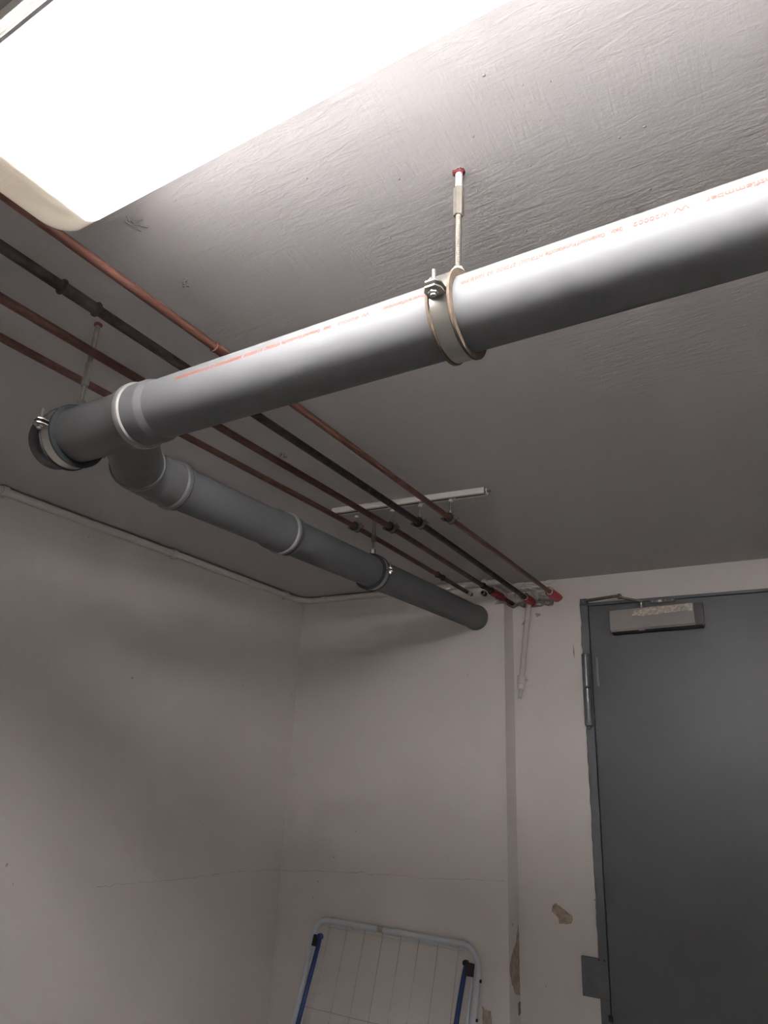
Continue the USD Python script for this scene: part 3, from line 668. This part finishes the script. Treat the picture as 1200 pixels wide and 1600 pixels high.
ch = ragged([(-.665, .6925), (-.655, .716), (-.60, .7225), (-.53, .7225), (-.424, .7225), (-.424, .689), (-.46, .693), (-.52, .690), (-.58, .690), (-.62, .686)], .0016, .012, 11)
fo = np.array([0, -(.044 - .037), .0375]); fo = np.array([0, (.007), .0375]); fo /= np.linalg.norm(fo); fn = np.array([0, -fo[2], fo[1]])
cs = slab([(x, (z - .686) / fo[2]) for x, z in ch], (P(0, DF - .0442, .686), (1, 0, 0), fo, fn), .0008)
part(cl, 'chipped_paint', tilt(cs), CHIPPED, 'chipped pale paint on the upper face', smooth=False)
part(cl, 'pivot', lathe(P(-.626, DF - .022, .727), (0, 0, 1), [(0, .012), (.010, .012), (.013, .009), (.026, .009), (.026, 1e-5)], 20), STEEL)
part(cl, 'label_mark', box(-.64, -.618, DF - .0385, DF - .036, .6315, .6345), STEEL)
def bar(a, b, w, h):
    a, b = np.array(a), np.array(b); d = b - a; L = np.linalg.norm(d); d /= L; n = np.cross((0, 0, 1), d); n /= np.linalg.norm(n); u = np.cross(d, n)
    return trimesh.convex.convex_hull(np.array([p + n * sn * w / 2 + u * su * h / 2 for p in (a, b) for sn in (-1, 1) for su in (-1, 1)]))
part(cl, 'main_arm', bar(P(-.622, DF - .022, .757), P(-.712, DF - .058, .777), .020, .007), STEEL_DULL, smooth=False)
part(cl, 'link_arm', bar(P(-.700, DF - .060, .782), P(-.872, DF - .014, .783), .018, .009), STEEL_DULL, smooth=False)
part(cl, 'arm_joint', rod(P(-.706, DF - .058, .769), P(-.706, DF - .058, .790), .0075, 16, .001), STEEL_DULL)
part(cl, 'frame_shoe', box(-.888, -.858, DF - .022, DF + .003, .768, .792, .002), FRAMEM)
part(cl, 'shoe_screw', rod(P(-.873, DF - .026, .780), P(-.873, DF - .02, .780), .005, 14), STEEL)
br = part(cl, 'guide_bracket', box(-.592, -.492, DF - .007, DF + .004, .752, .7635, .001), FRAMEM)
for xx in (-.583, -.566, -.530, -.503): part(br, 'bracket_screw', rod(P(xx, DF - .010, .758), P(xx, DF - .006, .758), .0042, 14), STEEL)
part(br, 'bracket_tab', box(-.560, -.545, DF - .010, DF - .006, .753, .763, .0008), ROD_PAINT)

# ------------------------------------------------------------------ drying rack leaning on the wall
RT, RBT = np.array([2.985, -.60]), np.array([2.78, -1.29])      # (y, z) of its top and foot
def rk(x, s, off=0.0):
    """x across the rack, s metres down from its top edge, off in front of it"""
    L = np.linalg.norm(RBT - RT); d = (RBT - RT) / L; n = np.array([-abs(d[1]), -d[0] * (1 if d[1] < 0 else -1)]); n = np.array([d[1], -d[0]]); n = n if n[0] < 0 else -n
    q = RT + d * s + n * off; return P(x, q[0], q[1])
rack = thing('drying_rack', 'folded white wire clothes drying rack with blue legs leaning in the corner', 'drying rack', rk(-1.72, .70))
def loop(x0, x1, s0, s1, rl, rr, off):
    out = []
    for cx, cs_, r, a0 in ((x0 + rl, s0 + rl, rl, 180), (x1 - rr, s0 + rr, rr, 270), (x1 - .05, s1 - .05, .05, 0), (x0 + .05, s1 - .05, .05, 90)):
        for t in np.radians(np.linspace(a0, a0 + 90, 9)): out.append(rk(cx + r * math.cos(t), cs_ + r * math.sin(t), off))
    return np.array(out)
part(rack, 'outer_frame', tube(loop(-2.125, -1.322, 0, .71, .062, .088, 0), .0112, 16, closed=True), RACKM, smooth=True)
for x in (-2.097, -1.349): part(rack, 'side_bar', tube([rk(x, s_, -.004) for s_ in np.linspace(.08, .70, 6)], .0070, 12), RACKM, smooth=True)
part(rack, 'top_bar', tube([rk(-2.06, .021, -.006), rk(-1.40, .021, -.006)], .0045, 12), RACKM)
for x in (-2.046, -1.955, -1.862, -1.772, -1.683, -1.598, -1.508, -1.416):
    part(rack, 'drying_wire', tube([rk(x, .002), rk(x, .70)], .0016, 8), WIREM)
for s in (.325, .62): part(rack, 'cross_wire', tube([rk(-2.12, s, .003), rk(-1.33, s, .003)], .0022, 8), WIREM)
def leg(xs, label, bow):
    pts = [rk(xs[0] + (xs[1] - xs[0]) * t + bow * math.sin(math.pi * min(1, t * 1.6)), .055 + .64 * t, .022) for t in np.linspace(0, 1, 16)]
    w = [.010 if 0 < i < 15 else .007 for i in range(16)]
    return part(rack, 'leg', tube(pts, .010, 12, rs=w), BLUE, smooth=True)
leg((-2.069, -2.11), None, 0)
leg((-1.366, -1.395), None, -.006)
for x, s in ((-2.086, .085), (-1.352, .085)):
    V = [rk(x + dx, s + ds, of) for dx in (-.013, .013) for ds in (-.022, .022) for of in (.004, .034)]
    part(rack, 'hinge_block', trimesh.convex.convex_hull(np.array(V)), BLACK)
    part(rack, 'hinge_cap', rod(rk(x - .016 * (1 if x > -1.7 else -1), s - .018, .01), rk(x - .016 * (1 if x > -1.7 else -1), s - .018, .038), .010, 14, .002), BLACK if x > -1.7 else BLUE)
for s in (.115, .24): part(rack, 'end_plug', rod(rk(-1.312, s, 0), rk(-1.307, s, 0), .006, 12), BLACK)
part(rack, 'tape_mark', tube([rk(-1.80, 0), rk(-1.772, 0)], .0118, 16, cap=False), simple('yellowed_tape', (.50, .47, .32), .6))

# ------------------------------------------------------------------ cobwebs on the ceiling
def cobweb(x, y, length, ang, seed, label):
    g = np.random.default_rng(seed); ms = []
    for k in range(5):
        a = ang + g.normal(0, .35); L = length * (.35 + .65 * g.random()); o = np.array([x, y]) + g.normal(0, .004, 2)
        p = [P(o[0] + math.cos(a) * L * t + g.normal(0, .0015), o[1] + math.sin(a) * L * t + g.normal(0, .0015), CEIL - .0006 - .010 * math.sin(math.pi * t) * g.random()) for t in np.linspace(0, 1, 7)]
        ms.append(tube(p, .0007, 5))
    solo('cobweb', cat_(*ms), DUST, label, 'cobweb', smooth=True)
cobweb(-.930, .590, .040, 1.2, 1, 'dark dusty cobweb strand on the ceiling beside the lamp end')
cobweb(-1.29, 1.475, .030, 1.9, 2, 'small dusty cobweb on the ceiling between the second and dark pipes')
cobweb(-.96, .76, .025, 2.4, 3, 'tiny dark cobweb between the clean and dark copper pipes')
